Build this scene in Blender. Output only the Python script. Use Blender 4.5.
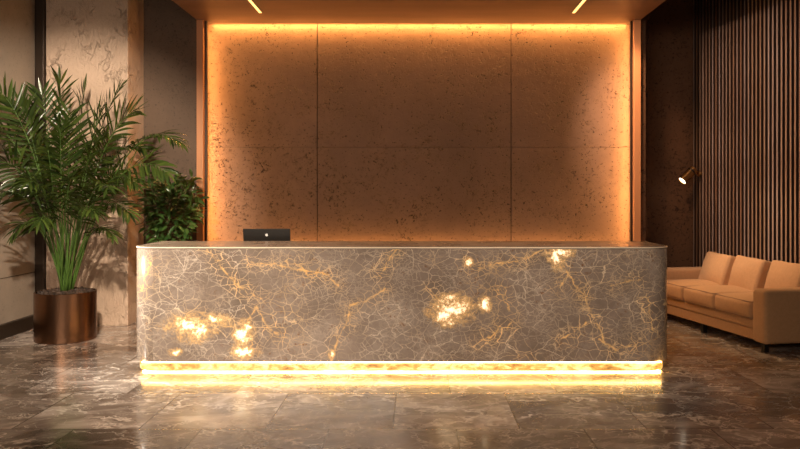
import bpy, bmesh, math, random
from mathutils import Vector, Matrix, noise as mnoise

for o in list(bpy.data.objects):
    bpy.data.objects.remove(o)
S = bpy.context.scene
COL = S.collection
R = math.radians

# ------------------------------------------------------------ camera
cd = bpy.data.cameras.new('camera')
cam = bpy.data.objects.new('camera', cd)
COL.objects.link(cam)
cam.location = (0, 0, 1.5)
cam.rotation_euler = (R(90), 0, 0)
cd.sensor_width = 36
cd.lens = 36 * 738 / 800
cd.shift_x = -17 / 800
cd.shift_y = -29.5 / 800
S.camera = cam

# ------------------------------------------------------------ world, exposure
S.view_settings.view_transform = 'Standard'
S.view_settings.look = 'None'
S.view_settings.exposure = 0.0
S.view_settings.gamma = 1.0
S.view_settings.use_curve_mapping = False
W = bpy.data.worlds.new('world')
S.world = W
W.use_nodes = True
W.node_tree.nodes['Background'].inputs[0].default_value = (1.0, 0.72, 0.5, 1)
W.node_tree.nodes['Background'].inputs[1].default_value = 0.06


def area(name, loc, target, sx, sy, power, color, spread=180):
    d = bpy.data.lights.new(name, 'AREA')
    d.shape = 'RECTANGLE'
    d.size = sx
    d.size_y = sy
    d.energy = power
    d.color = color
    d.spread = R(spread)
    o = bpy.data.objects.new(name, d)
    COL.objects.link(o)
    o.location = loc
    v = Vector(target) - Vector(loc)
    o.rotation_euler = v.to_track_quat('-Z', 'Y').to_euler()
    return o


def spot(name, loc, target, power, color, ang=50, blend=0.6, rad=0.06):
    d = bpy.data.lights.new(name, 'SPOT')
    d.energy = power
    d.color = color
    d.spot_size = R(ang)
    d.spot_blend = blend
    d.shadow_soft_size = rad
    o = bpy.data.objects.new(name, d)
    COL.objects.link(o)
    o.location = loc
    v = Vector(target) - Vector(loc)
    o.rotation_euler = v.to_track_quat('-Z', 'Y').to_euler()
    return o


AMBER = (1.0, 0.45, 0.12)
WARM = (1.0, 0.80, 0.62)
# added unseen spots under the lowered ceiling, brightening the pillar and the desk
spot('key_pillar', (-1.7, 2.9, 3.56), (-3.85, 8.3, 1.45), 2900, (1.0, 0.83, 0.66), 40, 0.6, 0.10)
spot('fill_desk_left', (-1.6, 3.3, 3.56), (-1.9, 6.1, 0.55), 860, WARM, 52, 1.0, 0.08)
spot('fill_desk_right', (0.7, 3.3, 3.56), (0.8, 6.1, 0.55), 360, (1.0, 0.78, 0.60), 52, 1.0, 0.08)
spot('fill_desk_corner', (-4.25, 5.75, 1.5), (-2.3, 6.35, 0.55), 620, (1.0, 0.88, 0.74), 60, 0.9, 0.06)  # added unseen spot for the glow on the desk's left corner
# added broad fill light behind the camera
area('front_fill', (-2.2, -1.8, 3.0), (-0.9, 6.0, 0.6), 4.0, 1.4, 100, (1.0, 0.80, 0.64), 120)
# ceiling downlight over the sofa; the slat and corner spots are added fill
spot('downlight_sofa', (2.52, 8.35, 3.56), (3.62, 7.9, 0.5), 250, (1.0, 0.70, 0.42), 44, 0.8, 0.05)
spot('fill_slats', (0.9, 7.3, 3.56), (4.0, 8.7, 1.9), 420, (1.0, 0.72, 0.58), 70, 0.8, 0.05)
spot('fill_corner', (2.3, 8.2, 3.56), (3.2, 9.88, 1.0), 110, (1.0, 0.60, 0.34), 70, 0.9, 0.08)

# ------------------------------------------------------------ node helpers
class NT:
    def __init__(s, name):
        s.m = bpy.data.materials.new(name)
        s.m.use_nodes = True
        s.t = s.m.node_tree
        s.b = s.t.nodes['Principled BSDF']
        s.out = s.t.nodes['Material Output']

    def n(s, typ, **kw):
        nd = s.t.nodes.new(typ)
        ins = kw.pop('ins', {})
        for k, v in kw.items():
            setattr(nd, k, v)
        for k, v in ins.items():
            if hasattr(v, 'is_output'):
                s.t.links.new(v, nd.inputs[k])
            else:
                nd.inputs[k].default_value = v
        return nd

    def math(s, op, a, b=None, c=None, clamp=False):
        nd = s.t.nodes.new('ShaderNodeMath')
        nd.operation = op
        nd.use_clamp = clamp
        for i, v in enumerate((a, b, c)):
            if v is None:
                continue
            if hasattr(v, 'is_output'):
                s.t.links.new(v, nd.inputs[i])
            else:
                nd.inputs[i].default_value = v
        return nd.outputs[0]

    def vmath(s, op, a, b=None, scale=None):
        nd = s.t.nodes.new('ShaderNodeVectorMath')
        nd.operation = op
        for i, v in enumerate((a, b)):
            if v is None:
                continue
            if hasattr(v, 'is_output'):
                s.t.links.new(v, nd.inputs[i])
            else:
                nd.inputs[i].default_value = v
        if scale is not None:
            if hasattr(scale, 'is_output'):
                s.t.links.new(scale, nd.inputs['Scale'])
            else:
                nd.inputs['Scale'].default_value = scale
        return nd.outputs['Value'] if op in ('LENGTH', 'DOT_PRODUCT', 'DISTANCE') else nd.outputs['Vector']

    def coord(s, kind='Object'):
        return s.n('ShaderNodeTexCoord').outputs[kind]

    def mapping(s, v, loc=(0, 0, 0), rot=(0, 0, 0), scale=(1, 1, 1)):
        return s.n('ShaderNodeMapping', ins={'Vector': v, 'Location': loc, 'Rotation': rot, 'Scale': scale}).outputs[0]

    def noise(s, v, scale, detail=4, rough=0.55, dist=0.0, out='Fac'):
        return s.n('ShaderNodeTexNoise', ins={'Vector': v, 'Scale': scale, 'Detail': detail, 'Roughness': rough, 'Distortion': dist}).outputs[out]

    def voro(s, v, scale, feature='F1', out='Distance', rnd=1.0):
        nd = s.n('ShaderNodeTexVoronoi', feature=feature, ins={'Vector': v, 'Scale': scale})
        nd.inputs['Randomness'].default_value = rnd
        return nd.outputs[out]

    def ramp(s, f, stops, interp='LINEAR'):
        nd = s.n('ShaderNodeValToRGB', ins={'Fac': f})
        cr = nd.color_ramp
        cr.interpolation = interp
        while len(cr.elements) < len(stops):
            cr.elements.new(0.5)
        for e, (p, c) in zip(cr.elements, stops):
            e.position = p
            if not hasattr(c, '__len__'):
                c = (c, c, c)
            e.color = (*c[:3], 1)
        return nd.outputs[0]

    def mapr(s, f, a, b, c=0.0, d=1.0, smooth=False):
        nd = s.n('ShaderNodeMapRange', ins={'Value': f, 'From Min': a, 'From Max': b, 'To Min': c, 'To Max': d})
        if smooth:
            nd.interpolation_type = 'SMOOTHSTEP'
        return nd.outputs[0]

    def mix(s, f, a, b, mode='MIX'):
        nd = s.n('ShaderNodeMix', data_type='RGBA', blend_type=mode)
        for idx, v in ((0, f), (6, a), (7, b)):
            if hasattr(v, 'is_output'):
                s.t.links.new(v, nd.inputs[idx])
            else:
                if idx and len(v) == 3:
                    v = (*v, 1)
                nd.inputs[idx].default_value = v
        return nd.outputs[2]

    def set(s, **kw):
        for k, v in kw.items():
            k = k.replace('_', ' ')
            if hasattr(v, 'is_output'):
                s.t.links.new(v, s.b.inputs[k])
            else:
                if hasattr(v, '__len__') and len(v) == 3:
                    v = (*v, 1)
                s.b.inputs[k].default_value = v

    def bump(s, h, strength=0.3, dist=0.01):
        nd = s.n('ShaderNodeBump', ins={'Height': h, 'Strength': strength, 'Distance': dist})
        s.t.links.new(nd.outputs[0], s.b.inputs['Normal'])
        return nd


def simple(name, col, rough=0.5, metal=0.0, bump=None, spec=0.5):
    t = NT(name)
    t.set(Base_Color=col, Roughness=rough, Metallic=metal)
    t.b.inputs['Specular IOR Level'].default_value = spec
    if bump:
        sc, st, di = bump
        t.bump(t.noise(t.coord(), sc, 5), st, di)
    return t.m


def emis(name, col, strength):
    t = NT(name)
    t.set(Base_Color=(0.8, 0.7, 0.5), Roughness=0.4)
    t.set(Emission_Color=col, Emission_Strength=strength)
    return t.m


def concrete(name, base, dark, pit=0.5, relief=0.35, rough=0.7, tone_scale=0.9):
    """weathered plaster with pits: base colour, pit colour"""
    t = NT(name)
    P = t.n('ShaderNodeNewGeometry').outputs['Position']
    big = t.noise(P, tone_scale, 4, 0.6)
    c = t.mix(t.mapr(big, 0.3, 0.72), tuple(v * 0.82 for v in base), tuple(v * 1.14 for v in base))
    med = t.noise(P, 9, 5, 0.65)
    c = t.mix(t.mapr(med, 0.35, 0.7, 0.0, 0.4), c, tuple(v * 0.72 for v in base))
    # pits: small dark specks gathered in clusters
    Pw = t.vmath('ADD', P, t.vmath('SCALE', t.noise(P, 14, 3, 0.6, out='Color'), scale=0.13))
    speck = t.noise(Pw, 22, 4, 0.75)
    clus = t.noise(P, 2.6, 4, 0.6)
    th = t.math('MULTIPLY', t.mapr(clus, 0.44, 0.60), t.mapr(speck, 0.55, 0.63))
    sp2 = t.math('MULTIPLY', t.mapr(t.noise(P, 38, 3, 0.6), 0.61, 0.67), 0.9)
    pm = t.math('MULTIPLY', t.math('MAXIMUM', th, sp2), pit, clamp=True)
    c = t.mix(pm, c, dark)
    t.set(Base_Color=c, Roughness=rough)
    t.b.inputs['Specular IOR Level'].default_value = 0.3
    h = t.math('SUBTRACT', t.math('MULTIPLY', med, 0.6), t.math('MULTIPLY', pm, 1.2))
    t.bump(h, relief, 0.02)
    return t.m


# ------------------------------------------------------------ materials
M = {}
M['back'] = concrete('warm_plaster', (0.235, 0.147, 0.102), (0.034, 0.016, 0.010), 1.0, 0.5)
M['brown_wall'] = concrete('brown_plaster', (0.17, 0.085, 0.045), (0.03, 0.015, 0.01), 0.9, 0.4)
M['dark_wall'] = concrete('dark_plaster', (0.125, 0.082, 0.054), (0.05, 0.035, 0.025), 0.8, 0.35)
M['panel'] = concrete('panel_concrete', (0.33, 0.27, 0.21), (0.12, 0.09, 0.07), 0.4, 0.25)


def plaster():
    t = NT('rough_beige_plaster')
    P = t.n('ShaderNodeNewGeometry').outputs['Position']
    Pm = t.mapping(P, scale=(1.3, 1.0, 0.8))
    tone = t.noise(P, 1.2, 4)
    c = t.mix(t.mapr(tone, 0.3, 0.7), (0.52, 0.37, 0.26), (0.66, 0.48, 0.35))
    relief = t.noise(Pm, 18, 6, 0.68, 0.8)
    ridges = t.math('ABSOLUTE', t.math('SUBTRACT', t.noise(Pm, 7, 4, 0.6, 0.6), 0.5))
    rid = t.mapr(ridges, 0.0, 0.035, 0.0, 1.0)
    patch = t.mapr(t.noise(P, 2.6, 3), 0.45, 0.6)
    ridm = t.math('SUBTRACT', 1.0, t.math('MULTIPLY', t.math('SUBTRACT', 1.0, rid), patch))
    c = t.mix(t.math('MULTIPLY', t.math('SUBTRACT', ridm), 0.10), c, (0.27, 0.19, 0.13))
    t.set(Base_Color=c, Roughness=0.75)
    h = t.math('ADD', t.math('MULTIPLY', relief, 0.7), t.math('MULTIPLY', ridm, 0.5))
    t.bump(h, 0.9, 0.045)
    return t.m


M['plaster'] = plaster()
M['bronze'] = simple('dark_bronze', (0.045, 0.030, 0.020), 0.4, 0.6)
M['fin'] = simple('satin_plaster_fin', (0.50, 0.21, 0.08), 0.5, 0.0, (40, 0.1, 0.003))
M['joint'] = simple('dark_joint', (0.02, 0.012, 0.008), 0.8)  # dark backing colour in the panel joints
M['soil'] = simple('soil', (0.035, 0.022, 0.015), 0.9, 0, (60, 0.8, 0.02))
M['black'] = simple('black_metal', (0.012, 0.011, 0.010), 0.35, 0.4)
M['lid'] = simple('laptop_shell', (0.022, 0.020, 0.017), 0.38, 0.5)
M['white'] = simple('logo_white', (0.85, 0.85, 0.82), 0.3)
M['brass'] = simple('aged_brass', (0.50, 0.28, 0.11), 0.32, 1.0)
M['led'] = emis('led_amber', (1.0, 0.62, 0.2), 6.0)
M['led_white'] = emis('led_warm', (1.0, 0.50, 0.12), 80)
M['led_soft'] = emis('led_soft_warm', (1.0, 0.56, 0.16), 26)
M['ceil_led'] = emis('ceiling_lamp_glow', (1.0, 0.55, 0.17), 2.2)
M['bulb'] = emis('lamp_lens', (1.0, 0.86, 0.66), 6.0)


def soffit_mat():
    t = NT('soffit_plaster')
    P = t.n('ShaderNodeNewGeometry').outputs['Position']
    n1 = t.noise(t.mapping(P, scale=(0.5, 3, 1)), 1.5, 5)
    c = t.mix(t.mapr(n1, 0.3, 0.7), (0.17, 0.095, 0.062), (0.23, 0.13, 0.086))
    t.set(Base_Color=c, Roughness=0.42)
    t.bump(t.noise(P, 20, 4), 0.06, 0.01)
    return t.m


M['soffit'] = soffit_mat()


def floor_mat():
    t = NT('marble_floor_tiles')
    P = t.n('ShaderNodeNewGeometry').outputs['Position']
    sep = t.n('ShaderNodeSeparateXYZ', ins={0: P})
    X, Y = sep.outputs[0], sep.outputs[1]
    TW, TD = 0.815, 0.86
    rowf = t.math('DIVIDE', t.math('SUBTRACT', Y, 4.73 - 20 * TD), TD)
    row = t.math('FLOOR', rowf)
    par = t.math('MODULO', row, 2)
    colf = t.math('ADD', t.math('DIVIDE', t.math('ADD', X, 2.6 + 20 * TW), TW), t.math('MULTIPLY', t.math('SUBTRACT', 1.0, t.math('SUBTRACT', 1.0, par)), 0.5))
    colm = t.math('FLOOR', colf)
    idv = t.n('ShaderNodeCombineXYZ', ins={0: colm, 1: row, 2: 0.0}).outputs[0]
    wn = t.n('ShaderNodeTexWhiteNoise', noise_dimensions='3D', ins={0: idv})
    rc, rv = wn.outputs['Color'], wn.outputs['Value']
    # joint distance
    fx = t.math('FRACT', colf)
    fy = t.math('FRACT', rowf)
    dx = t.math('MULTIPLY', t.math('MINIMUM', fx, t.math('SUBTRACT', 1.0, fx)), TW)
    dy = t.math('MULTIPLY', t.math('MINIMUM', fy, t.math('SUBTRACT', 1.0, fy)), TD)
    dj = t.math('MINIMUM', dx, dy)
    joint = t.mapr(dj, 0.003, 0.007, 1.0, 0.0)
    Q = t.vmath('ADD', P, t.vmath('SCALE', rc, scale=17.0))
    Qw = t.vmath('ADD', Q, t.vmath('SCALE', t.noise(Q, 2.2, 5, 0.6, out='Color'), scale=0.55))
    Qs = t.mapping(Qw, rot=(0, 0, 0.35), scale=(0.8, 1.8, 1))
    cloud = t.noise(t.mapping(Q, scale=(1, 1.7, 1)), 1.7, 7, 0.62, 0.9)
    c = t.ramp(cloud, [(0.32, (0.12, 0.092, 0.075)), (0.5, (0.22, 0.178, 0.148)), (0.66, (0.48, 0.41, 0.355))])
    tone = t.mapr(rv, 0, 1, 0.55, 1.3)
    c = t.vmath('SCALE', c, scale=tone)
    # white veins, thin, broken
    v1 = t.math('ABSOLUTE', t.math('SUBTRACT', t.noise(Qs, 1.15, 4, 0.55), 0.5))
    vm = t.mapr(v1, 0.0, 0.014, 1.0, 0.0)
    brk = t.mapr(t.noise(Q, 3.4, 3), 0.40, 0.52)
    v2 = t.voro(Qs, 2.3, 'DISTANCE_TO_EDGE')
    vm2 = t.math('MULTIPLY', t.mapr(v2, 0.0, 0.014, 0.9, 0.0), t.mapr(t.noise(Q, 2.3, 2), 0.42, 0.58))
    v3 = t.voro(Qw, 6.5, 'DISTANCE_TO_EDGE')
    vm3 = t.math('MULTIPLY', t.mapr(v3, 0.0, 0.035, 0.8, 0.0), t.mapr(t.noise(Q, 4.1, 2), 0.47, 0.62))
    # smudgy white patches
    ps = t.math('MULTIPLY', t.mapr(t.noise(t.mapping(Qw, scale=(1, 2.6, 1)), 2.6, 7, 0.75), 0.57, 0.70), 0.8)
    vein = t.math('MAXIMUM', t.math('MAXIMUM', t.math('MULTIPLY', vm, brk), vm2), t.math('MAXIMUM', vm3, ps))
    c = t.mix(vein, c, (0.85, 0.76, 0.66))
    c = t.mix(t.math('MULTIPLY', joint, 0.9), c, (0.035, 0.026, 0.02))
    rough = t.mapr(t.noise(Q, 3.0, 4), 0.3, 0.7, 0.16, 0.30)
    t.set(Base_Color=c, Roughness=rough)
    t.b.inputs['Coat Weight'].default_value = 0.4
    t.b.inputs['Coat Roughness'].default_value = 0.10
    t.b.inputs['Coat IOR'].default_value = 1.6
    h = t.math('SUBTRACT', t.math('MULTIPLY', t.noise(Q, 5, 4), 0.25), joint)
    t.bump(h, 0.12, 0.006)
    return t.m


M['floor'] = floor_mat()


def px(x, y, Y=6.22):
    return (x - 417) / 738 * Y, 1.5 + (195 - y) / 738 * Y


def counter_mat(glow=True):
    """backlit brown marble: cell cracks, gold veins, bright onyx patches"""
    t = NT('backlit_marble')
    P = t.n('ShaderNodeNewGeometry').outputs['Position']
    wob = t.vmath('SUBTRACT', t.noise(P, 5.0, 5, 0.65, out='Color'), (0.5, 0.5, 0.5))
    Pw = t.vmath('ADD', P, t.vmath('SCALE', wob, scale=0.09))
    tone = t.noise(P, 1.6, 6, 0.65)
    c = t.ramp(tone, [(0.3, (0.21, 0.165, 0.132)), (0.5, (0.30, 0.24, 0.196)), (0.72, (0.40, 0.33, 0.275))])
    # mineral shards
    sh = t.voro(Pw, 9, 'F1', 'Color')
    shv = t.n('ShaderNodeSeparateColor', ins={0: sh}).outputs[0]
    c = t.mix(t.mapr(shv, 0, 1, 0.0, 0.32), c, (0.15, 0.11, 0.085))
    # brown freckles
    fr = t.math('MULTIPLY', t.mapr(t.noise(P, 30, 4, 0.7), 0.57, 0.66), t.mapr(t.noise(P, 3.2, 3), 0.48, 0.62))
    c = t.mix(t.math('MULTIPLY', fr, 0.8), c, (0.20, 0.085, 0.03))
    # cracks
    P3 = t.mapping(Pw, rot=(0, 0.5, 0), scale=(1.0, 1, 1.7))
    P4 = t.mapping(Pw, rot=(0, -0.6, 0), scale=(1.0, 1, 1.5))
    e1 = t.voro(P3, 3.6, 'DISTANCE_TO_EDGE')
    e2 = t.voro(P4, 8.0, 'DISTANCE_TO_EDGE')
    e3 = t.voro(t.vmath('ADD', Pw, (3.1, 1.7, 5.2)), 15, 'DISTANCE_TO_EDGE')
    e4 = t.voro(t.vmath('ADD', P3, (7.3, 1.7, 2.2)), 22, 'DISTANCE_TO_EDGE')
    m1 = t.math('MULTIPLY', t.mapr(e1, 0.0, 0.013, 1.0, 0.0), t.mapr(t.noise(P, 2.3, 2), 0.40, 0.6, 0.0, 1.0))
    m2 = t.math('MULTIPLY', t.mapr(e2, 0.0, 0.026, 0.9, 0.0), t.mapr(t.noise(P, 3.3, 2), 0.34, 0.62, 0.1, 0.9))
    m3 = t.math('MULTIPLY', t.mapr(e3, 0.0, 0.045, 0.55, 0.0), t.mapr(t.noise(P, 4.7, 2), 0.38, 0.62, 0.05, 0.9))
    m4 = t.math('MULTIPLY', t.mapr(e4, 0.0, 0.06, 0.45, 0.0), t.mapr(t.noise(P, 3.9, 2), 0.48, 0.62, 0.0, 0.9))
    m3 = t.math('MAXIMUM', m3, m4)
    crack = t.math('MAXIMUM', m1, t.math('MAXIMUM', m2, m3))
    warm = t.mapr(t.noise(P, 2.4, 3), 0.48, 0.68)
    ccol = t.mix(warm, (0.86, 0.76, 0.63), (0.88, 0.58, 0.26))
    c = t.mix(t.math('MULTIPLY', crack, 0.74), c, ccol)

    # named gold veins (world X,Z of the front face)
    paths = [
        [(286, 262), (300, 266), (309, 275), (322, 272), (338, 285)],
        [(205, 247), (218, 262), (228, 276), (243, 290), (262, 298)],
        [(150, 262), (140, 290)],
        [(253, 262), (290, 268), (316, 272)],
        [(350, 306), (346, 325), (336, 345), (331, 360)],
        [(350, 306), (368, 300), (384, 290)],
        [(256, 308), (246, 325), (252, 345), (240, 360)],
        [(257, 308), (266, 326), (278, 336)],
        [(175, 320), (205, 322), (232, 326)],
        [(398, 248), (388, 262), (380, 274)],
        [(466, 262), (482, 268), (510, 262), (530, 256), (548, 247)],
        [(556, 247), (562, 262), (568, 275), (585, 297), (600, 330), (606, 345)],
        [(568, 275), (556, 292)],
        [(585, 323), (572, 334), (562, 340)],
        [(612, 286), (624, 282), (640, 280)],
        [(430, 290), (440, 300), (452, 306)],
        [(498, 290), (508, 306), (514, 318), (506, 330)],
        [(480, 340), (494, 335), (500, 326)],
        [(648, 300), (652, 330)],
        [(600, 340), (616, 350), (640, 342)],
    ]
    pos2 = t.n('ShaderNodeCombineXYZ')
    spw = t.n('ShaderNodeSeparateXYZ', ins={0: t.vmath('ADD', P, t.vmath('SCALE', wob, scale=0.07))})
    fine = t.vmath('SUBTRACT', t.noise(P, 22, 3, 0.6, out='Color'), (0.5, 0.5, 0.5))
    fs = t.n('ShaderNodeSeparateXYZ', ins={0: fine})
    t.t.links.new(t.math('ADD', spw.outputs[0], t.math('MULTIPLY', fs.outputs[0], 0.05)), pos2.inputs[0])
    t.t.links.new(t.math('ADD', spw.outputs[2], t.math('MULTIPLY', fs.outputs[2], 0.05)), pos2.inputs[1])
    p2 = pos2.outputs[0]
    dmin = None
    for path in paths:
        for (a, b) in zip(path[:-1], path[1:]):
            A = Vector((*px(*a), 0))
            B = Vector((*px(*b), 0))
            AB = B - A
            L2 = AB.length_squared
            rel = t.vmath('SUBTRACT', p2, tuple(A))
            dt = t.vmath('DOT_PRODUCT', rel, tuple(AB / L2))
            h = t.math('MAXIMUM', t.math('MINIMUM', dt, 1.0), 0.0)
            d = t.vmath('DISTANCE', rel, t.vmath('SCALE', tuple(AB), scale=h))
            dmin = d if dmin is None else t.math('MINIMUM', dmin, d)
    wid = t.mapr(t.noise(P, 17, 5, 0.7), 0.40, 0.66, 0.001, 0.024)
    vein = t.math('SUBTRACT', 1.0, t.math('DIVIDE', dmin, wid), clamp=True)
    vein = t.math('MULTIPLY', vein, t.mapr(t.noise(P, 9, 4, 0.7), 0.40, 0.58, 0.15, 1.0))
    halo = t.math('MULTIPLY', t.mapr(dmin, 0.0, 0.12, 1.0, 0.0), t.math('MULTIPLY', crack, 1.3), clamp=True)
    # onyx patches
    blobs = [((190, 328), 0.20, 0.10), ((244, 334), 0.08, 0.10), ((176, 352), 0.05, 0.03), ((215, 320), 0.13, 0.05),
             ((452, 309), 0.17, 0.12), ((485, 304), 0.05, 0.07), ((447, 316), 0.13, 0.09),
             ((331, 353), 0.025, 0.035), ((556, 260), 0.06, 0.09), ((560, 252), 0.12, 0.05),
             ((468, 262), 0.04, 0.035), ((245, 352), 0.11, 0.05)]
    bm_ = None
    for (c0, rx, rz) in blobs:
        A = px(*c0)
        rel = t.vmath('MULTIPLY', t.vmath('SUBTRACT', p2, (A[0], A[1], 0)), (1 / rx, 1 / rz, 0))
        ln = t.vmath('LENGTH', rel)
        bm_ = ln if bm_ is None else t.math('MINIMUM', bm_, ln)
    n2 = t.noise(P, 10, 8, 0.85)
    zone = t.math('SUBTRACT', 1.5, bm_)
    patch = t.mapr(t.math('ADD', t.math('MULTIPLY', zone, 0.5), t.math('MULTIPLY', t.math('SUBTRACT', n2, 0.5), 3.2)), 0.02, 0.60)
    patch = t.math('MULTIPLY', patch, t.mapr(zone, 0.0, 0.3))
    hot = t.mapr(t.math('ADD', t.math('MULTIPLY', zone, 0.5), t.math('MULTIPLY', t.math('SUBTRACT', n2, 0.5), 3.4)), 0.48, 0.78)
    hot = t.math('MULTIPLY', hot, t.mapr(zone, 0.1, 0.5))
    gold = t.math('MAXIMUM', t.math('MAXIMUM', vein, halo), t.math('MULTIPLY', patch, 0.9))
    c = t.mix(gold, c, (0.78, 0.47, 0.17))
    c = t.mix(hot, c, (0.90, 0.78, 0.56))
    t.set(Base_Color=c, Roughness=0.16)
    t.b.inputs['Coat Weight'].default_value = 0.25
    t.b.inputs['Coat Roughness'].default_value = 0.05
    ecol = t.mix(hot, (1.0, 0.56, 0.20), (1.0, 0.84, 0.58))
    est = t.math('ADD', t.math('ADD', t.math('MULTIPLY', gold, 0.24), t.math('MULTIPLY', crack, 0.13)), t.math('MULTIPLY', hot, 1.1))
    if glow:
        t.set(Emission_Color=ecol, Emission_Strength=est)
    t.bump(t.math('ADD', tone, t.math('MULTIPLY', crack, 0.1)), 0.03, 0.004)
    return t.m


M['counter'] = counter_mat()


def top_mat():
    t = NT('polished_stone_top')
    P = t.n('ShaderNodeNewGeometry').outputs['Position']
    c = t.ramp(t.noise(P, 3, 6, 0.6), [(0.3, (0.32, 0.25, 0.19)), (0.7, (0.46, 0.37, 0.29))])
    e = t.voro(t.vmath('ADD', P, t.vmath('SCALE', t.noise(P, 5, 4, 0.6, out='Color'), scale=0.2)), 6, 'DISTANCE_TO_EDGE')
    c = t.mix(t.mapr(e, 0, 0.03, 0.6, 0), c, (0.55, 0.44, 0.32))
    t.set(Base_Color=c, Roughness=0.22)
    return t.m


M['top'] = top_mat()
M['edge'] = M['top']
M['trim'] = simple('cream_edge_highlight', (0.95, 0.84, 0.66), 0.5)  # pale colour stands in for the highlight along the desk's top edge


def onyx_mat():
    t = NT('backlit_onyx')
    P = t.n('ShaderNodeNewGeometry').outputs['Position']
    Pm = t.mapping(P, scale=(1, 1, 2.2))
    n1 = t.noise(Pm, 9, 6, 0.72, 0.6)
    n2 = t.noise(Pm, 2.2, 3)
    f = t.math('ADD', t.math('MULTIPLY', n1, 0.7), t.math('MULTIPLY', n2, 0.35))
    c = t.ramp(f, [(0.38, (0.42, 0.13, 0.02)), (0.5, (0.85, 0.42, 0.08)), (0.62, (1.0, 0.72, 0.30))])
    t.set(Base_Color=(0.20, 0.13, 0.06), Roughness=0.25, Emission_Color=c, Emission_Strength=t.mapr(f, 0.36, 0.62, 0.6, 2.0))
    return t.m


M['onyx'] = onyx_mat()


def fabric(name, col, scale=160):
    t = NT(name)
    O = t.coord()
    n = t.noise(O, 30, 4, 0.7)
    f = t.math('ADD', t.math('MULTIPLY', t.noise(O, 260, 2, 0.6), 0.5), t.math('MULTIPLY', n, 0.5))
    c = t.mix(t.mapr(f, 0.25, 0.75), tuple(v * 0.78 for v in col), tuple(v * 1.12 for v in col))
    t.set(Base_Color=c, Roughness=0.9)
    t.b.inputs['Sheen Weight'].default_value = 0.08
    t.b.inputs['Sheen Tint'].default_value = (1.0, 0.8, 0.6, 1)
    t.b.inputs['Specular IOR Level'].default_value = 0.2
    t.bump(f, 0.25, 0.003)
    return t.m


M['fabric'] = fabric('tan_upholstery', (0.45, 0.26, 0.13))
M['piping'] = simple('piping_fabric', (0.28, 0.16, 0.09), 0.9)


def slat_mat():
    t = NT('walnut_slat')
    O = t.coord()
    rnd = t.n('ShaderNodeObjectInfo').outputs['Random']
    g = t.noise(t.mapping(O, scale=(30, 30, 1.2)), 1.5, 4)
    c = t.ramp(rnd, [(0.0, (0.27, 0.14, 0.075)), (0.5, (0.32, 0.21, 0.14)), (1.0, (0.36, 0.28, 0.24))])
    c = t.mix(t.mapr(g, 0.3, 0.7, 0, 0.5), c, (0.12, 0.055, 0.03))
    t.set(Base_Color=c, Roughness=0.38)
    return t.m


M['slat'] = slat_mat()
M['slat_side'] = simple('shaded_slat_side', (0.040, 0.018, 0.010), 0.6)  # darkened so the gaps between the slats read as shaded
M['slat_back'] = simple('slat_backing', (0.018, 0.008, 0.005), 0.7)


def pot_mat():
    t = NT('brushed_copper_bronze')
    O = t.coord()
    n = t.noise(t.mapping(O, scale=(1, 1, 30)), 6, 4)
    t.set(Base_Color=t.mix(t.mapr(n, 0.3, 0.7), (0.20, 0.105, 0.06), (0.25, 0.135, 0.078)), Metallic=1.0, Roughness=0.27)
    return t.m


M['pot'] = pot_mat()


def leaf(name, a, b, rough=0.32):
    t = NT(name)
    rnd = t.n('ShaderNodeNewGeometry').outputs['Random Per Island']
    O = t.coord()
    c = t.mix(rnd, a, b)
    c = t.mix(t.mapr(t.noise(O, 7, 3), 0.35, 0.7, 0, 0.5), c, tuple(v * 0.55 for v in a))
    t.set(Base_Color=c, Roughness=rough)
    tr = t.n('ShaderNodeBsdfTranslucent', ins={'Color': t.mix(0.5, c, (0.35, 0.42, 0.04))})
    mx = t.n('ShaderNodeMixShader', ins={0: 0.14})
    t.t.links.new(t.b.outputs[0], mx.inputs[1])
    t.t.links.new(tr.outputs[0], mx.inputs[2])
    t.t.links.new(mx.outputs[0], t.out.inputs[0])
    return t.m


M['palm'] = leaf('palm_leaf', (0.006, 0.018, 0.005), (0.065, 0.098, 0.018), 0.27)
M['palm_stem'] = leaf('palm_stem', (0.06, 0.13, 0.02), (0.12, 0.20, 0.04), 0.4)
M['bush'] = leaf('bush_leaf', (0.016, 0.050, 0.012), (0.085, 0.16, 0.035), 0.28)
M['wood'] = simple('brown_stem', (0.12, 0.07, 0.035), 0.8)
M['pebble'] = NT('bark_chips')
_t = M['pebble']
_r = _t.n('ShaderNodeNewGeometry').outputs['Random Per Island']
_t.set(Base_Color=_t.ramp(_r, [(0, (0.008, 0.005, 0.003)), (1, (0.05, 0.026, 0.014))]), Roughness=0.6)
M['pebble'] = _t.m


# ------------------------------------------------------------ mesh helpers
def link_mesh(name, bm, mat, parent=None, smooth=False, loc=None, rotz=None, bevel=None):
    me = bpy.data.meshes.new(name)
    bmesh.ops.recalc_face_normals(bm, faces=bm.faces)
    bm.to_mesh(me)
    bm.free()
    me.materials.append(mat)
    if smooth:
        for p in me.polygons:
            p.use_smooth = True
    o = bpy.data.objects.new(name, me)
    COL.objects.link(o)
    if parent:
        o.parent = parent
    if loc:
        o.location = loc
    if rotz is not None:
        o.rotation_euler = (0, 0, rotz)
    if bevel:
        md = o.modifiers.new('bevel', 'BEVEL')
        md.width = bevel[0]
        md.segments = bevel[1]
        md.limit_method = 'ANGLE'
        md.angle_limit = R(40)
    return o


def leaf_link(name, bm, mat, parent):
    """link without recalculating normals (open blades)"""
    me = bpy.data.meshes.new(name)
    bm.to_mesh(me)
    bm.free()
    me.materials.append(mat)
    for p in me.polygons:
        p.use_smooth = True
    o = bpy.data.objects.new(name, me)
    COL.objects.link(o)
    o.parent = parent
    return o


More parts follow.
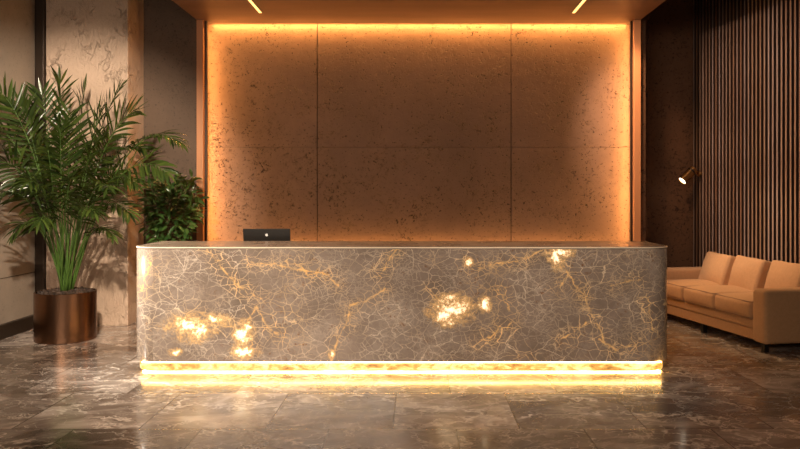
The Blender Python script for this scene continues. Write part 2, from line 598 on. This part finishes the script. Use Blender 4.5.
def box(bm, x0, x1, y0, y1, z0, z1):
    v = [bm.verts.new((x, y, z)) for x in (x0, x1) for y in (y0, y1) for z in (z0, z1)]
    for f in ((0, 1, 3, 2), (4, 6, 7, 5), (0, 4, 5, 1), (2, 3, 7, 6), (0, 2, 6, 4), (1, 5, 7, 3)):
        bm.faces.new([v[i] for i in f])


def boxobj(name, dims, mat, parent=None, bevel=None, loc=None, rotz=None):
    bm = bmesh.new()
    box(bm, *dims)
    return link_mesh(name, bm, mat, parent, bevel=bevel, loc=loc, rotz=rotz)


def tube(bm, pts, rads, seg=8, cap=True):
    pts = [Vector(p) for p in pts]
    if not hasattr(rads, '__len__'):
        rads = [rads] * len(pts)
    rings = []
    up = Vector((0, 0, 1))
    prev = None
    for i, p in enumerate(pts):
        tg = (pts[min(i + 1, len(pts) - 1)] - pts[max(i - 1, 0)]).normalized()
        if prev is None:
            ref = up if abs(tg.z) < 0.95 else Vector((1, 0, 0))
            a = tg.cross(ref).normalized()
        else:
            a = (prev - tg * prev.dot(tg)).normalized()
        prev = a
        b = tg.cross(a)
        rings.append([bm.verts.new(p + (a * math.cos(k * math.tau / seg) + b * math.sin(k * math.tau / seg)) * rads[i]) for k in range(seg)])
    for r0, r1 in zip(rings[:-1], rings[1:]):
        for k in range(seg):
            bm.faces.new((r0[k], r0[(k + 1) % seg], r1[(k + 1) % seg], r1[k]))
    if cap:
        bm.faces.new(rings[0][::-1])
        bm.faces.new(rings[-1])


def lathe(bm, prof, seg=64, mat4=None, closed=False):
    rings = []
    for (r, z) in prof:
        if r < 1e-6:
            rings.append([bm.verts.new((0, 0, z))])
        else:
            rings.append([bm.verts.new((r * math.cos(k * math.tau / seg), r * math.sin(k * math.tau / seg), z)) for k in range(seg)])
    for a, b in zip(rings[:-1], rings[1:]):
        for k in range(seg):
            k2 = (k + 1) % seg
            if len(a) == 1:
                bm.faces.new((a[0], b[k], b[k2]))
            elif len(b) == 1:
                bm.faces.new((a[k], a[k2], b[0]))
            else:
                bm.faces.new((a[k], a[k2], b[k2], b[k]))
    if mat4 is not None:
        bmesh.ops.transform(bm, matrix=mat4, verts=bm.verts)


def prism(bm, outline, z0, z1):
    lo = [bm.verts.new((x, y, z0)) for x, y in outline]
    hi = [bm.verts.new((x, y, z1)) for x, y in outline]
    n = len(outline)
    for i in range(n):
        bm.faces.new((lo[i], lo[(i + 1) % n], hi[(i + 1) % n], hi[i]))
    bm.faces.new(lo[::-1])
    bm.faces.new(hi)


def round_rect(x0, x1, y0, y1, r, seg=10, rb=None):
    """rounded in plan; r for front corners, rb for back corners"""
    rb = r if rb is None else rb
    pts = []
    for (cx, cy, a0, rr) in ((x1 - r, y0 + r, -90, r), (x1 - rb, y1 - rb, 0, rb), (x0 + rb, y1 - rb, 90, rb), (x0 + r, y0 + r, 180, r)):
        for k in range(seg + 1):
            a = R(a0 + 90 * k / seg)
            pts.append((cx + rr * math.cos(a), cy + rr * math.sin(a)))
    return pts


def axis_samples(h, r, nmid=8, nc=4):
    out = []
    for k in range(nc):
        out.append(-h + r * (1 - math.cos(k / nc * math.pi / 2)))
    inner = h - r
    for k in range(nmid + 1):
        out.append(-inner + 2 * inner * k / nmid)
    for k in range(nc - 1, -1, -1):
        out.append(h - r * (1 - math.cos(k / nc * math.pi / 2)))
    return out


def cushion_bm(sx, sy, sz, r, puff=(0, 0, 0), nmid=8, wrinkle=0.0, seed=0):
    """rounded box centred at 0 with half sizes sx,sy,sz and bulging faces"""
    H = (sx, sy, sz)
    A = [axis_samples(h, min(r, h * 0.98), nmid) for h in H]
    bm = bmesh.new()
    for ax in range(3):
        u, v = (ax + 1) % 3, (ax + 2) % 3
        for sgn in (-1, 1):
            grid = []
            for a in A[u]:
                rowv = []
                for b in A[v]:
                    p = [0, 0, 0]
                    p[ax], p[u], p[v] = sgn * H[ax], a, b
                    rowv.append(bm.verts.new(p))
                grid.append(rowv)
            for i in range(len(grid) - 1):
                for j in range(len(grid[0]) - 1):
                    q = (grid[i][j], grid[i + 1][j], grid[i + 1][j + 1], grid[i][j + 1])
                    bm.faces.new(q if sgn > 0 else q[::-1])
    bmesh.ops.remove_doubles(bm, verts=bm.verts, dist=1e-5)
    for vt in bm.verts:
        p = vt.co.copy()
        inner = Vector([max(-(h - min(r, h * 0.98)), min(h - min(r, h * 0.98), c)) for c, h in zip(p, H)])
        d = p - inner
        if d.length > 1e-6:
            q = inner + d.normalized() * min(r, min(H) * 0.98)
        else:
            q = p
        n = [c / h for c, h in zip(p, H)]
        for ax in range(3):
            if puff[ax]:
                u, v = (ax + 1) % 3, (ax + 2) % 3
                q[ax] += puff[ax] * n[ax] * (1 - n[u] ** 2) * (1 - n[v] ** 2)
        if wrinkle:
            nv = mnoise.noise_vector(p * 4.5 + Vector((seed, seed * 2, 0)))
            q += nv * wrinkle
        vt.co = q
    return bm


def tag(o, label, cat, group=None):
    o['label'] = label
    o['category'] = cat
    if group:
        o['group'] = group
    return o


def empty(name, loc, rotz=0):
    o = bpy.data.objects.new(name, None)
    COL.objects.link(o)
    o.location = loc
    o.rotation_euler = (0, 0, rotz)
    o.empty_display_size = 0.1
    return o


def struct(o):
    o['kind'] = 'structure'
    return o


# ------------------------------------------------------------ room shell
CZ = 3.59      # soffit height
HZ = 4.6       # high ceiling
struct(boxobj('floor', (-6, 7, -3, 11, -0.1, 0.0), M['floor']))
struct(boxobj('ceiling', (-6, 7, -3, 11, HZ, HZ + 0.1), M['dark_wall']))

# niche backdrop: three tall plaster panels with dark joints on a dark backing
wb = struct(boxobj('wall_back', (-2.634, 2.674, 9.14, 9.26, 0, CZ + 0.45), M['joint']))
for (a, b) in ((-2.63, -1.235), (-1.225, 1.155), (1.165, 2.67)):
    boxobj('panel', (a, b, 9.10, 9.139, 0.0, 2.088), M['back'], wb)
    boxobj('panel', (a, b, 9.10, 9.139, 2.092, CZ + 0.40), M['back'], wb)
# soffit over the desk, stops short of the backdrop to leave the light slot
struct(boxobj('ceiling', (-2.63, 2.67, 2.4, 9.0, CZ, CZ + 0.30), M['soffit']))
# fins framing the niche
struct(boxobj('trim_1', (-2.63, -2.55, 8.80, 8.90, 0, CZ), M['fin'], bevel=(0.004, 2)))
struct(boxobj('trim_2', (2.59, 2.67, 8.80, 8.90, 0, CZ), M['fin'], bevel=(0.004, 2)))
struct(boxobj('fin_shade_left', (-2.549, -2.525, 8.86, 8.90, 0, CZ), M['bronze']))  # dark strip in place of shade on the fin's inner side
struct(boxobj('fin_shade_right', (2.565, 2.589, 8.86, 8.90, 0, CZ), M['bronze']))  # same dark strip for the shaded inner side of the right fin
# side walls beside the niche
struct(boxobj('wall_niche_left', (-3.34, -2.635, 8.94, 9.26, 0, HZ), M['dark_wall']))
struct(boxobj('wall_niche_right', (2.76, 5.2, 9.88, 10.0, 0, HZ), M['brown_wall']))
struct(boxobj('trim_3', (2.675, 2.76, 8.91, 9.88, 0, HZ), M['brown_wall']))
# beige pillar
struct(boxobj('wall_pillar', (-4.25, -3.31, 8.45, 9.26, 0, HZ), M['plaster'], bevel=(0.008, 2)))
# left wall: concrete panels in a dark bronze frame
wl = struct(boxobj('wall_left', (-4.60, -4.37, 5.3, 8.55, 0, HZ), M['joint']))
boxobj('panel', (-4.369, -4.35, 5.3, 8.40, 0.14, 0.618), M['panel'], wl)
boxobj('panel', (-4.369, -4.35, 5.3, 8.40, 0.628, HZ), M['panel'], wl)
struct(boxobj('baseboard_left', (-4.349, -4.30, 5.3, 8.40, 0, 0.15), M['bronze'], bevel=(0.006, 2)))
struct(boxobj('trim_4', (-4.349, -4.253, 8.401, 8.54, 0, HZ), M['bronze'], bevel=(0.004, 2)))

# ------------------------------------------------------------ slatted wall on the right
RW = math.atan(0.19)
wr = struct(boxobj('wall_right', (0.05, 0.12, -6.5, 0.0, 0, HZ), M['slat_back']))
wr.location = (3.70, 9.879, 0)
wr.rotation_euler = (0, 0, RW)   # leans outward towards the camera
bm = bmesh.new()
box(bm, -0.02, 0.049, -0.014, 0.014, 0, HZ)
sl0 = link_mesh('slat', bm, M['slat'], wr, bevel=(0.004, 2))
sl0.location = (0, -0.04, 0)
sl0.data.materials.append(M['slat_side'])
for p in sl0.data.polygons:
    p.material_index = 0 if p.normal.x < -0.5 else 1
sl0.modifiers['bevel'].width = 0.002
for k in range(1, 66):
    s = sl0.copy()
    COL.objects.link(s)
    s.parent = wr
    s.location = (0, -0.04 - 0.0725 * k, 0)

# ------------------------------------------------------------ concealed LED strips
def led(name, dims, label, loc, target, sx, sy, power, col=AMBER, mat=None):
    o = boxobj(name, dims, mat or M['led'])
    tag(o, label, 'light strip', None)
    area(name + '_light', loc, target, sx, sy, power, col, 170)
    return o


led('led_strip', (-2.55, 2.60, 9.045, 9.06, CZ + 0.05, CZ + 0.065), 'amber light strip hidden in the slot above the back wall panels',
    (0.03, 9.05, CZ + 0.030), (0.03, 9.055, 0), 5.1, 0.03, 66)
led('led_strip', (-2.625, -2.61, 8.97, 9.0, 0.9, CZ - 0.02), 'amber vertical light strip behind the left fin of the niche',
    (-2.595, 9.0, 2.2), (-1.9, 9.12, 2.2), 0.03, 2.6, 20)
led('led_strip', (2.65, 2.665, 8.97, 9.0, 0.9, CZ - 0.02), 'amber vertical light strip behind the right fin of the niche',
    (2.635, 9.0, 2.2), (1.9, 9.12, 2.2), 0.03, 2.6, 20)
led('led_strip', (-2.5, 2.5, 9.07, 9.099, 0.76, 0.775), 'amber light strip along the foot of the plaster panels behind the desk',
    (0.03, 9.06, 0.80), (0.03, 9.1, 1.5), 5.0, 0.03, 28)

# ------------------------------------------------------------ linear ceiling lamps
def ceiling_line(x, label):
    r = empty('linear_ceiling_light', (x, 6.3, CZ))
    tag(r, label, 'ceiling light', 'linear lights in the lowered ceiling')
    boxobj('frame', (-0.024, 0.024, -2.15, 2.15, -0.004, -0.0005), M['bronze'], r)
    boxobj('diffuser', (-0.015, 0.015, -2.14, 2.14, -0.010, -0.0045), M['ceil_led'], r)
    return r


ceiling_line(-1.79, 'thin glowing linear light in the lowered ceiling, left of the two')
ceiling_line(1.79, 'thin glowing linear light in the lowered ceiling, right of the two')

# ------------------------------------------------------------ reception desk
DX0, DX1, DY0, DY1 = -2.425, 2.165, 6.22, 7.02
desk = empty('reception_desk', ((DX0 + DX1) / 2, 6.6, 0))
tag(desk, 'long reception desk of veined brown marble, glowing at its foot', 'reception desk')
OX, OY = -(DX0 + DX1) / 2, -6.6


def desk_part(name, outline, z0, z1, mat, bevel=(0.006, 2)):
    bm = bmesh.new()
    prism(bm, [(x + OX, y + OY) for x, y in outline], z0, z1)
    o = link_mesh(name, bm, mat, desk, bevel=bevel)
    for p in o.data.polygons:
        p.use_smooth = abs(p.normal.z) < 0.5 and p.area < 0.03
    return o


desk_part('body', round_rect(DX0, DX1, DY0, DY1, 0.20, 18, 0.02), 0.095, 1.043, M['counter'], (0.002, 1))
desk_part('countertop', round_rect(DX0, DX1, DY0, DY1 + 0.01, 0.20, 18, 0.02), 1.0435, 1.062, M['edge'], (0.006, 3))
desk_part('edge_highlight', round_rect(DX0 - 0.003, DX1 + 0.003, DY0 - 0.003, DY1 + 0.005, 0.203, 18, 0.02), 1.052, 1.0605, M['trim'], None)
boxobj('light_strip', (DX0 + 0.10 + OX, DX1 - 0.10 + OX, DY0 + 0.012 + OY, DY0 + 0.03 + OY, 0.084, 0.093), M['led_soft'], desk)
desk_part('shadow_gap', round_rect(DX0 + 0.06, DX1 - 0.06, DY0 + 0.035, DY1 - 0.05, 0.17, 12, 0.02), 0.0825, 0.0945, M['onyx'], None)
desk_part('plinth', round_rect(DX0 + 0.03, DX1 - 0.04, DY0 + 0.005, DY1 - 0.03, 0.19, 16, 0.02), 0.010, 0.082, M['onyx'], (0.016, 4))
desk_part('foot', round_rect(DX0 + 0.10, DX1 - 0.10, DY0 + 0.07, DY1 - 0.08, 0.15, 12, 0.02), 0.0, 0.0095, M['black'], None)
boxobj('light_strip', (DX0 + 0.10 + OX, DX1 - 0.10 + OX, DY0 + 0.035 + OY, DY0 + 0.055 + OY, 0.001, 0.0095), M['led_white'], desk)
# staff worktop on two supports behind the desk
boxobj('worktop', (DX0 + 0.08 + OX, DX1 - 0.08 + OX, DY1 + 0.012 + OY, DY1 + 0.50 + OY, 0.86, 0.895), M['top'], desk, (0.004, 2))
for xx in (DX0 + 0.5, 0, DX1 - 0.55):
    boxobj('support', (xx + OX, xx + 0.05 + OX, DY1 + 0.012 + OY, DY1 + 0.45 + OY, 0.0, 0.859), M['top'], desk)

# ------------------------------------------------------------ laptop, seen from behind
lap = empty('laptop', (-1.475, 7.27, 0.8955))
tag(lap, 'open black laptop seen from behind over the desk edge', 'laptop')
boxobj('keyboard_base', (-0.225, 0.225, 0.0, 0.20, 0.0005, 0.016), M['lid'], lap, (0.006, 3))
bm = bmesh.new()
box(bm, -0.232, 0.232, -0.005, 0.005, 0, 0.262)
lid = link_mesh('lid', bm, M['lid'], lap, bevel=(0.004, 3))
lid.location = (0, -0.004, 0.014)
lid.rotation_euler = (R(6), 0, 0)
bm = bmesh.new()
box(bm, -0.216, 0.216, 0.0052, 0.0058, 0.012, 0.25)
link_mesh('screen', bm, M['black'], lid)
bm = bmesh.new()
tube(bm, [(-0.17, 0, 0.014), (0.17, 0, 0.014)], 0.006, 10)
link_mesh('hinge', bm, M['black'], lap)
# small white emblem: bitten round fruit with a leaf
bm = bmesh.new()
pts = []
for k in range(40):
    a = k / 40 * math.tau
    r = 0.0135 * (1 + 0.07 * math.cos(2 * a)) * (1 - 0.12 * math.exp(-((a - math.pi / 2) / 0.35) ** 2))
    x, z = r * math.cos(a), r * math.sin(a)
    dx, dz = x - 0.0165, z - 0.002
    dd = math.hypot(dx, dz)
    if dd < 0.0065:
        x, z = 0.0165 + dx / dd * 0.0065, 0.002 + dz / dd * 0.0065
    pts.append((x, z))
f0 = [bm.verts.new((x, -0.0062, z + 0.20)) for x, z in pts]
f1 = [bm.verts.new((x, -0.0051, z + 0.20)) for x, z in pts]
bm.faces.new(f0)
for k in range(40):
    bm.faces.new((f0[k], f1[k], f1[(k + 1) % 40], f0[(k + 1) % 40]))
lf = [(0.000, 0.0145), (0.002, 0.019), (0.006, 0.021), (0.005, 0.017)]
bm.faces.new([bm.verts.new((x, -0.0062, z + 0.20)) for x, z in lf])
link_mesh('emblem', bm, M['white'], lid)

# ------------------------------------------------------------ sofa
# local frame: x along depth (towards the wall), y along the length (away from the camera)
sofa = empty('sofa', (3.27, 6.93, 0), RW)
tag(sofa, 'long tan fabric sofa with loose cushions against the slatted wall', 'sofa')
SL, SD = 2.25, 0.90


def cpart(name, cx, cy, cz, hx, hy, hz, r, puff, mat=None, parent=None, tilt=0, seed=0, wr_=0.0, nmid=8):
    bm = cushion_bm(hx, hy, hz, r, puff, nmid, wr_, seed)
    o = link_mesh(name, bm, mat or M['fabric'], parent or sofa, smooth=True)
    o.location = (cx, cy, cz)
    o.rotation_euler = (0, tilt, 0)
    return o


# base and lower rail
cpart('base_rail', SD / 2 + 0.02, SL / 2, 0.145, SD / 2 - 0.03, SL / 2 - 0.23, 0.055, 0.015, (0, 0, 0))
cpart('seat_deck', SD / 2 + 0.01, SL / 2, 0.247, SD / 2 - 0.025, SL / 2 - 0.225, 0.045, 0.02, (0.004, 0, 0))
# arms
for k, y0 in enumerate((0.0, SL - 0.20)):
    cpart('armrest', SD / 2, y0 + 0.10, 0.345, SD / 2, 0.10, 0.255, 0.035, (0.004, 0.006, 0.004), seed=k)
# back
cpart('back_frame', SD - 0.08, SL / 2, 0.39, 0.075, SL / 2 - 0.205, 0.285, 0.03, (0, 0, 0))
n3 = (SL - 0.41) / 3


def piping(parent, hx, hy, z, r, rad=0.006):
    bm = bmesh.new()
    pts = [(x, y, z) for x, y in round_rect(-hx, hx, -hy, hy, r, 6)]
    pts.append(pts[0])
    tube(bm, pts, rad, 6, False)
    return link_mesh('piping', bm, M['piping'], parent, smooth=True)


for k in range(3):
    yc = 0.205 + n3 * (k + 0.5)
    c = cpart('seat_cushion', 0.355, yc, 0.385, 0.365, n3 / 2 - 0.006, 0.088, 0.04, (0.012, 0.002, 0.022), seed=k, wr_=0.004, nmid=12)
    piping(c, 0.353, n3 / 2 - 0.018, 0.078, 0.03)
    piping(c, 0.353, n3 / 2 - 0.018, -0.078, 0.03)
    b = cpart('back_cushion', 0.645, yc + (0.0, 0.015, -0.01)[k], 0.600, 0.080, n3 / 2 + 0.016, 0.205, 0.035, (0.055, -0.006, -0.004), tilt=R(17), seed=k + 5, wr_=0.010, nmid=12)
    b.rotation_euler.z = R(-9)
    bm = bmesh.new()
    prof = round_rect(-n3 / 2 + 0.02, n3 / 2 - 0.02, -0.187, 0.187, 0.05, 6)
    pts = [(-0.062, p[0], p[1]) for p in prof]
    pts.append(pts[0])
    tube(bm, pts, 0.006, 6, False)
    link_mesh('piping', bm, M['piping'], b, smooth=True)
for lx in (0.07, SD - 0.10):
    for ly in (0.10, SL / 2, SL - 0.10):
        boxobj('leg', (lx - 0.025, lx + 0.025, ly - 0.025, ly + 0.025, 0.0, 0.092), M['black'], sofa, (0.004, 2))

# ------------------------------------------------------------ wall spotlight on the slats
lamp = empty('wall_spotlight', (3.655, 9.68, 1.78))
tag(lamp, 'small brass spotlight glowing on the slatted wall above the sofa', 'wall lamp')
bm = bmesh.new()
lathe(bm, [(0, 0), (0.038, 0), (0.040, 0.004), (0.040, 0.018), (0.036, 0.022), (0, 0.022)], 32,
      Matrix.Translation((0.055, 0, 0)) @ Matrix.Rotation(RW, 4, 'Z') @ Matrix.Rotation(R(-90), 4, 'Y'))
link_mesh('wall_plate', bm, M['brass'], lamp, smooth=True, bevel=None)
bm = bmesh.new()
tube(bm, [(0.035, 0, 0), (-0.01, -0.02, 0.005), (-0.06, -0.04, 0.03)], 0.010, 12)
link_mesh('arm', bm, M['brass'], lamp, smooth=True)
hd = bpy.data.objects.new('lamp_head', None)
axis = Vector((-0.72, -0.12, -0.68)).normalized()
q = axis.to_track_quat('Z', 'Y').to_matrix().to_4x4()
hm = Matrix.Translation((-0.035, -0.04, 0.06)) @ q @ Matrix.Scale(1.15, 4)
bpy.data.objects.remove(hd)
bm = bmesh.new()
lathe(bm, [(0, 0), (0.044, 0), (0.050, 0.006), (0.052, 0.20), (0.046, 0.20), (0.045, 0.184), (0.0, 0.184)], 40, hm)
head = link_mesh('lamp_head', bm, M['brass'], lamp, smooth=True)
md = head.modifiers.new('e', 'EDGE_SPLIT')
md.split_angle = R(35)
bm = bmesh.new()
lathe(bm, [(0, 0.186), (0.043, 0.186), (0.043, 0.193), (0, 0.196)], 40, hm)
link_mesh('lens', bm, M['bulb'], head, smooth=True)
bm = bmesh.new()
lathe(bm, [(0.0525, 0.04), (0.0545, 0.042), (0.0545, 0.054), (0.0525, 0.056)], 40, hm)
link_mesh('ring', bm, M['black'], head, smooth=True)
lp = lamp.location + hm @ Vector((0, 0, 0.21))
spot('wall_spotlight_beam', lp, lp + axis, 6, (1.0, 0.75, 0.5), 70, 0.5, 0.03)

# ------------------------------------------------------------ potted palm
random.seed(11)
PC = Vector((-3.66, 7.69, 0))
palm = empty('potted_palm', PC)
tag(palm, 'tall leafy palm in a round bronze planter by the beige pillar', 'plant')
bm = bmesh.new()
PR, PH = 0.30, 0.50
lathe(bm, [(0, 0.0), (PR - 0.006, 0.0), (PR, 0.006), (PR, PH - 0.004), (PR - 0.004, PH), (PR - 0.012, PH), (PR - 0.016, PH - 0.004), (PR - 0.016, 0.40), (0, 0.40)], 96)
pot = link_mesh('planter', bm, M['pot'], palm, smooth=True)
md = pot.modifiers.new('e', 'EDGE_SPLIT')
md.split_angle = R(40)
bm = bmesh.new()
lathe(bm, [(0, 0.47), (0.2, 0.467), (PR - 0.018, 0.455), (PR - 0.018, 0.405), (0, 0.405)], 48)
link_mesh('soil', bm, M['soil'], palm, smooth=True)
bm = bmesh.new()
for k in range(620):
    a = random.uniform(0, math.tau)
    r = (PR - 0.035) * math.sqrt(random.random())
    s = random.uniform(0.014, 0.028)
    mt = Matrix.Translation((r * math.cos(a), r * math.sin(a), 0.475 + random.uniform(0, 0.022) + 0.012 * (1 - r / PR))) @ \
        Matrix.Rotation(random.uniform(0, 6), 4, Vector((random.random(), random.random(), random.random() + 0.01)).normalized()) @ \
        Matrix.Diagonal((s, s * random.uniform(0.5, 0.9), s * random.uniform(0.35, 0.7), 1))
    bmesh.ops.create_icosphere(bm, subdivisions=1, radius=1, matrix=mt)
ch = link_mesh('bark_chips', bm, M['pebble'], palm, smooth=False)
ch['kind'] = 'stuff'


def bez(p0, p1, p2, t):
    return p0 * (1 - t) ** 2 + p1 * 2 * t * (1 - t) + p2 * t * t


def blade(bm, base, d, nrm, length, width, droop, seg=5, fold=0.25):
    """narrow pointed leaf with a shallow V section"""
    side = d.cross(nrm).normalized()
    p = base.copy()
    dirv = d.normalized()
    rows = []
    for i in range(seg + 1):
        u = i / seg
        w = width * (math.sin(min(1.0, u * 1.6 + 0.16) * math.pi / 2) if u < 0.5 else (1 - ((u - 0.5) / 0.5) ** 1.6)) * 0.5
        w = max(w, 0.0006)
        nn = side.cross(dirv).normalized()
        rows.append((bm.verts.new(p - side * w + nn * w * fold), bm.verts.new(p), bm.verts.new(p + side * w + nn * w * fold)))
        dirv = (dirv + Vector((0, 0, -droop / seg * (0.5 + u)))).normalized()
        p = p + dirv * (length / seg)
    for a, b in zip(rows[:-1], rows[1:]):
        bm.faces.new((a[0], a[1], b[1], b[0]))
        bm.faces.new((a[1], a[2], b[2], b[1]))


def frond(p0, p1, p2, n=24, leaf_len=0.30, width=0.024, t0=0.45, face=None, droop=0.7):
    bm = bmesh.new()
    pts = [bez(p0, p1, p2, i / 16) for i in range(17)]
    stem = link_stem = bmesh.new()
    tube(stem, pts, [0.0095 * (1 - 0.78 * i / 16) for i in range(17)], 6)
    so = link_mesh('stem', stem, M['palm_stem'], None, smooth=True)
    roll = Vector((random.uniform(-0.9, 0.9), random.uniform(-0.7, 0.3), 0))
    tg_mid = (p2 - bez(p0, p1, p2, 0.6)).normalized()
    for i in range(n):
        u = i / (n - 1)
        t = t0 + (1 - t0) * u
        p = bez(p0, p1, p2, t)
        tg = (bez(p0, p1, p2, min(1, t + 0.02)) - bez(p0, p1, p2, max(0, t - 0.02))).normalized()
        up = face.copy() if face is not None else Vector((0, -0.35, 1))
        up = (up + roll).normalized()
        up = (up - tg * up.dot(tg)).normalized()
        sd = tg.cross(up).normalized()
        L = leaf_len * (0.62 + 0.55 * math.sin(math.pi * (0.12 + 0.80 * u))) * random.uniform(0.85, 1.1)
        for sg in (-1, 1):
            if random.random() < 0.03:
                continue
            ang = (1.15 - 0.60 * u) + random.uniform(-0.1, 0.1)
            d = (tg * math.cos(ang) + sd * sg * math.sin(ang) + up * random.uniform(-0.05, 0.38)).normalized()
            if p.x + d.x * L < -0.62:
                L = max(0.04, (p.x + 0.62) / max(1e-3, -d.x))
            blade(bm, p, d, up + sd * sg * random.uniform(-0.3, 0.3), L, width * random.uniform(0.8, 1.15), droop * random.uniform(0.6, 1.3))
    blade(bm, p2, (p2 - bez(p0, p1, p2, 0.93)), Vector((0, -0.4, 1)), leaf_len * 0.7, width, droop)
    fo = leaf_link('frond', bm, M['palm'], palm)
    so.parent = fo
    return fo


def pw(x, y, dy=0.0):
    """point on the palm (world metres) relative to the planter centre, from its apparent spot at depth 7.69+dy"""
    Y = 7.69 + dy
    return Vector(((x - 417) / 738 * Y - PC.x, dy, 1.5 + (195 - y) / 738 * Y))


# tip (x, y, depth), bend factor, leaf length
FR = [
    # tip (x, y, depth), lift of the arch, leaflet length, leaflets
    ((60, 84, 0.05), 0.02, 0.30, 24), ((84, 92, 0.20), 0.06, 0.30, 24), ((118, 92, 0.10), 0.22, 0.30, 26), ((42, 96, -0.10), 0.06, 0.28, 24),
    ((134, 112, -0.20), 0.28, 0.30, 26), ((100, 112, -0.35), 0.10, 0.30, 24), ((70, 116, -0.35), 0.04, 0.30, 24), ((20, 104, -0.30), 0.16, 0.30, 26),
    # reaching right and left
    ((178, 142, -0.45), 0.46, 0.24, 28), ((166, 172, -0.55), 0.40, 0.24, 26), ((142, 148, -0.10), 0.36, 0.26, 26),
    ((0, 92, -0.45), 0.26, 0.26, 26), ((-10, 128, -0.50), 0.34, 0.30, 26), ((-14, 170, -0.55), 0.40, 0.30, 26), ((-4, 205, -0.60), 0.36, 0.28, 24),
    ((134, 182, -0.40), 0.34, 0.26, 24), ((128, 212, -0.30), 0.30, 0.24, 22),
    # front
    ((48, 150, -0.60), 0.12, 0.30, 24), ((92, 150, -0.62), 0.14, 0.30, 24), ((30, 182, -0.70), 0.24, 0.30, 24), ((72, 178, -0.85), 0.20, 0.28, 22),
    ((108, 186, -0.70), 0.26, 0.28, 24), ((60, 130, -0.5), 0.08, 0.30, 24),
    # low
    ((16, 232, -0.40), 0.26, 0.22, 20), ((112, 234, -0.30), 0.22, 0.20, 20), ((40, 222, -0.60), 0.24, 0.22, 20), ((94, 212, -0.70), 0.24, 0.24, 20),
    # behind
    ((30, 140, 0.20), 0.16, 0.26, 22), ((108, 140, 0.35), 0.16, 0.26, 22), ((120, 172, 0.30), 0.26, 0.24, 22), ((20, 186, 0.05), 0.30, 0.24, 20),
]
for i, (tp, lift, L, n) in enumerate(FR):
    a = i * 2.399
    p0 = Vector((0.05 * math.cos(a) * (0.4 + i % 3 * 0.3), 0.05 * math.sin(a), 0.46))
    p2 = pw(*tp)
    p2.x = max(p2.x, -0.58)
    pm = p0 * 0.47 + p2 * 0.53 + Vector((-(p2.x) * 0.02, 0, lift * 1.15 + 0.03))
    p1 = (pm - p0 * 0.25 - p2 * 0.25) * 2
    frond(p0, p1, p2, int(n * 0.82), L * 1.0, 0.030, 0.42 if tp[1] < 200 else 0.5, None, 0.35 if tp[1] < 120 else 0.8)
# bare young shoots
for k in range(7):
    a = k * 0.9
    bm = bmesh.new()
    p0 = Vector((0.04 * math.cos(a), 0.04 * math.sin(a), 0.46))
    p2 = Vector((0.22 * math.cos(a), 0.18 * math.sin(a), 1.25 + 0.1 * (k % 3)))
    tube(bm, [bez(p0, p0 * 0.4 + Vector((0, 0, 0.9)), p2, i / 10) for i in range(11)], [0.010 * (1 - 0.6 * i / 10) for i in range(11)], 7)
    link_mesh('stem', bm, M['palm_stem'], palm, smooth=True)

# ------------------------------------------------------------ smaller bushy plant behind the desk
random.seed(5)
BC = Vector((-2.74, 8.20, 0))
bush = empty('potted_shrub', BC)
tag(bush, 'small bushy dark green plant behind the left end of the desk', 'plant')
bm = bmesh.new()
lathe(bm, [(0, 0), (0.13, 0), (0.17, 0.55), (0.16, 0.55), (0.15, 0.50), (0, 0.50)], 48)
link_mesh('pot', bm, M['bronze'], bush, smooth=True)
bm = bmesh.new()
lathe(bm, [(0, 0.535), (0.149, 0.53), (0.149, 0.502), (0, 0.502)], 32)
link_mesh('soil', bm, M['soil'], bush)
stems = bmesh.new()
fol = bmesh.new()
tube(stems, [(0, 0, 0.53), (0.01, 0, 0.8), (0.0, 0, 1.1)], [0.022, 0.018, 0.014], 8)
for k in range(58):
    a = k * 2.399
    zz = -0.75 + 1.72 * (k + 0.5) / 58
    rad = math.sqrt(max(0.05, 1 - zz * zz))
    f = random.uniform(0.62, 1.0)
    s2 = Vector((0.40 * rad * f * math.cos(a), 0.30 * rad * f * math.sin(a), 1.42 + 0.40 * zz * f))
    s0 = Vector((0, 0, max(0.85, s2.z - 0.30)))
    s1 = (s0 + s2) / 2 + Vector((0, 0, -0.02))
    tube(stems, [bez(s0, s1, s2, i / 6) for i in range(7)], [0.006 - 0.0007 * i for i in range(7)], 5)
    for j in range(12):
        t = 0.30 + 0.70 * j / 11
        p = bez(s0, s1, s2, t)
        b = random.uniform(0, math.tau)
        out = Vector((rad * math.cos(a) + 0.8 * math.cos(b), rad * math.sin(a) + 0.8 * math.sin(b), zz * 0.6 + random.uniform(-0.3, 0.7))).normalized()
        blade(fol, p, out, Vector((random.uniform(-.6, .6), -0.6, 1)), random.uniform(0.09, 0.15), random.uniform(0.034, 0.050), 0.5, 4, 0.3)
link_mesh('stem', stems, M['wood'], bush, smooth=True)
leaf_link('foliage', fol, M['bush'], bush)
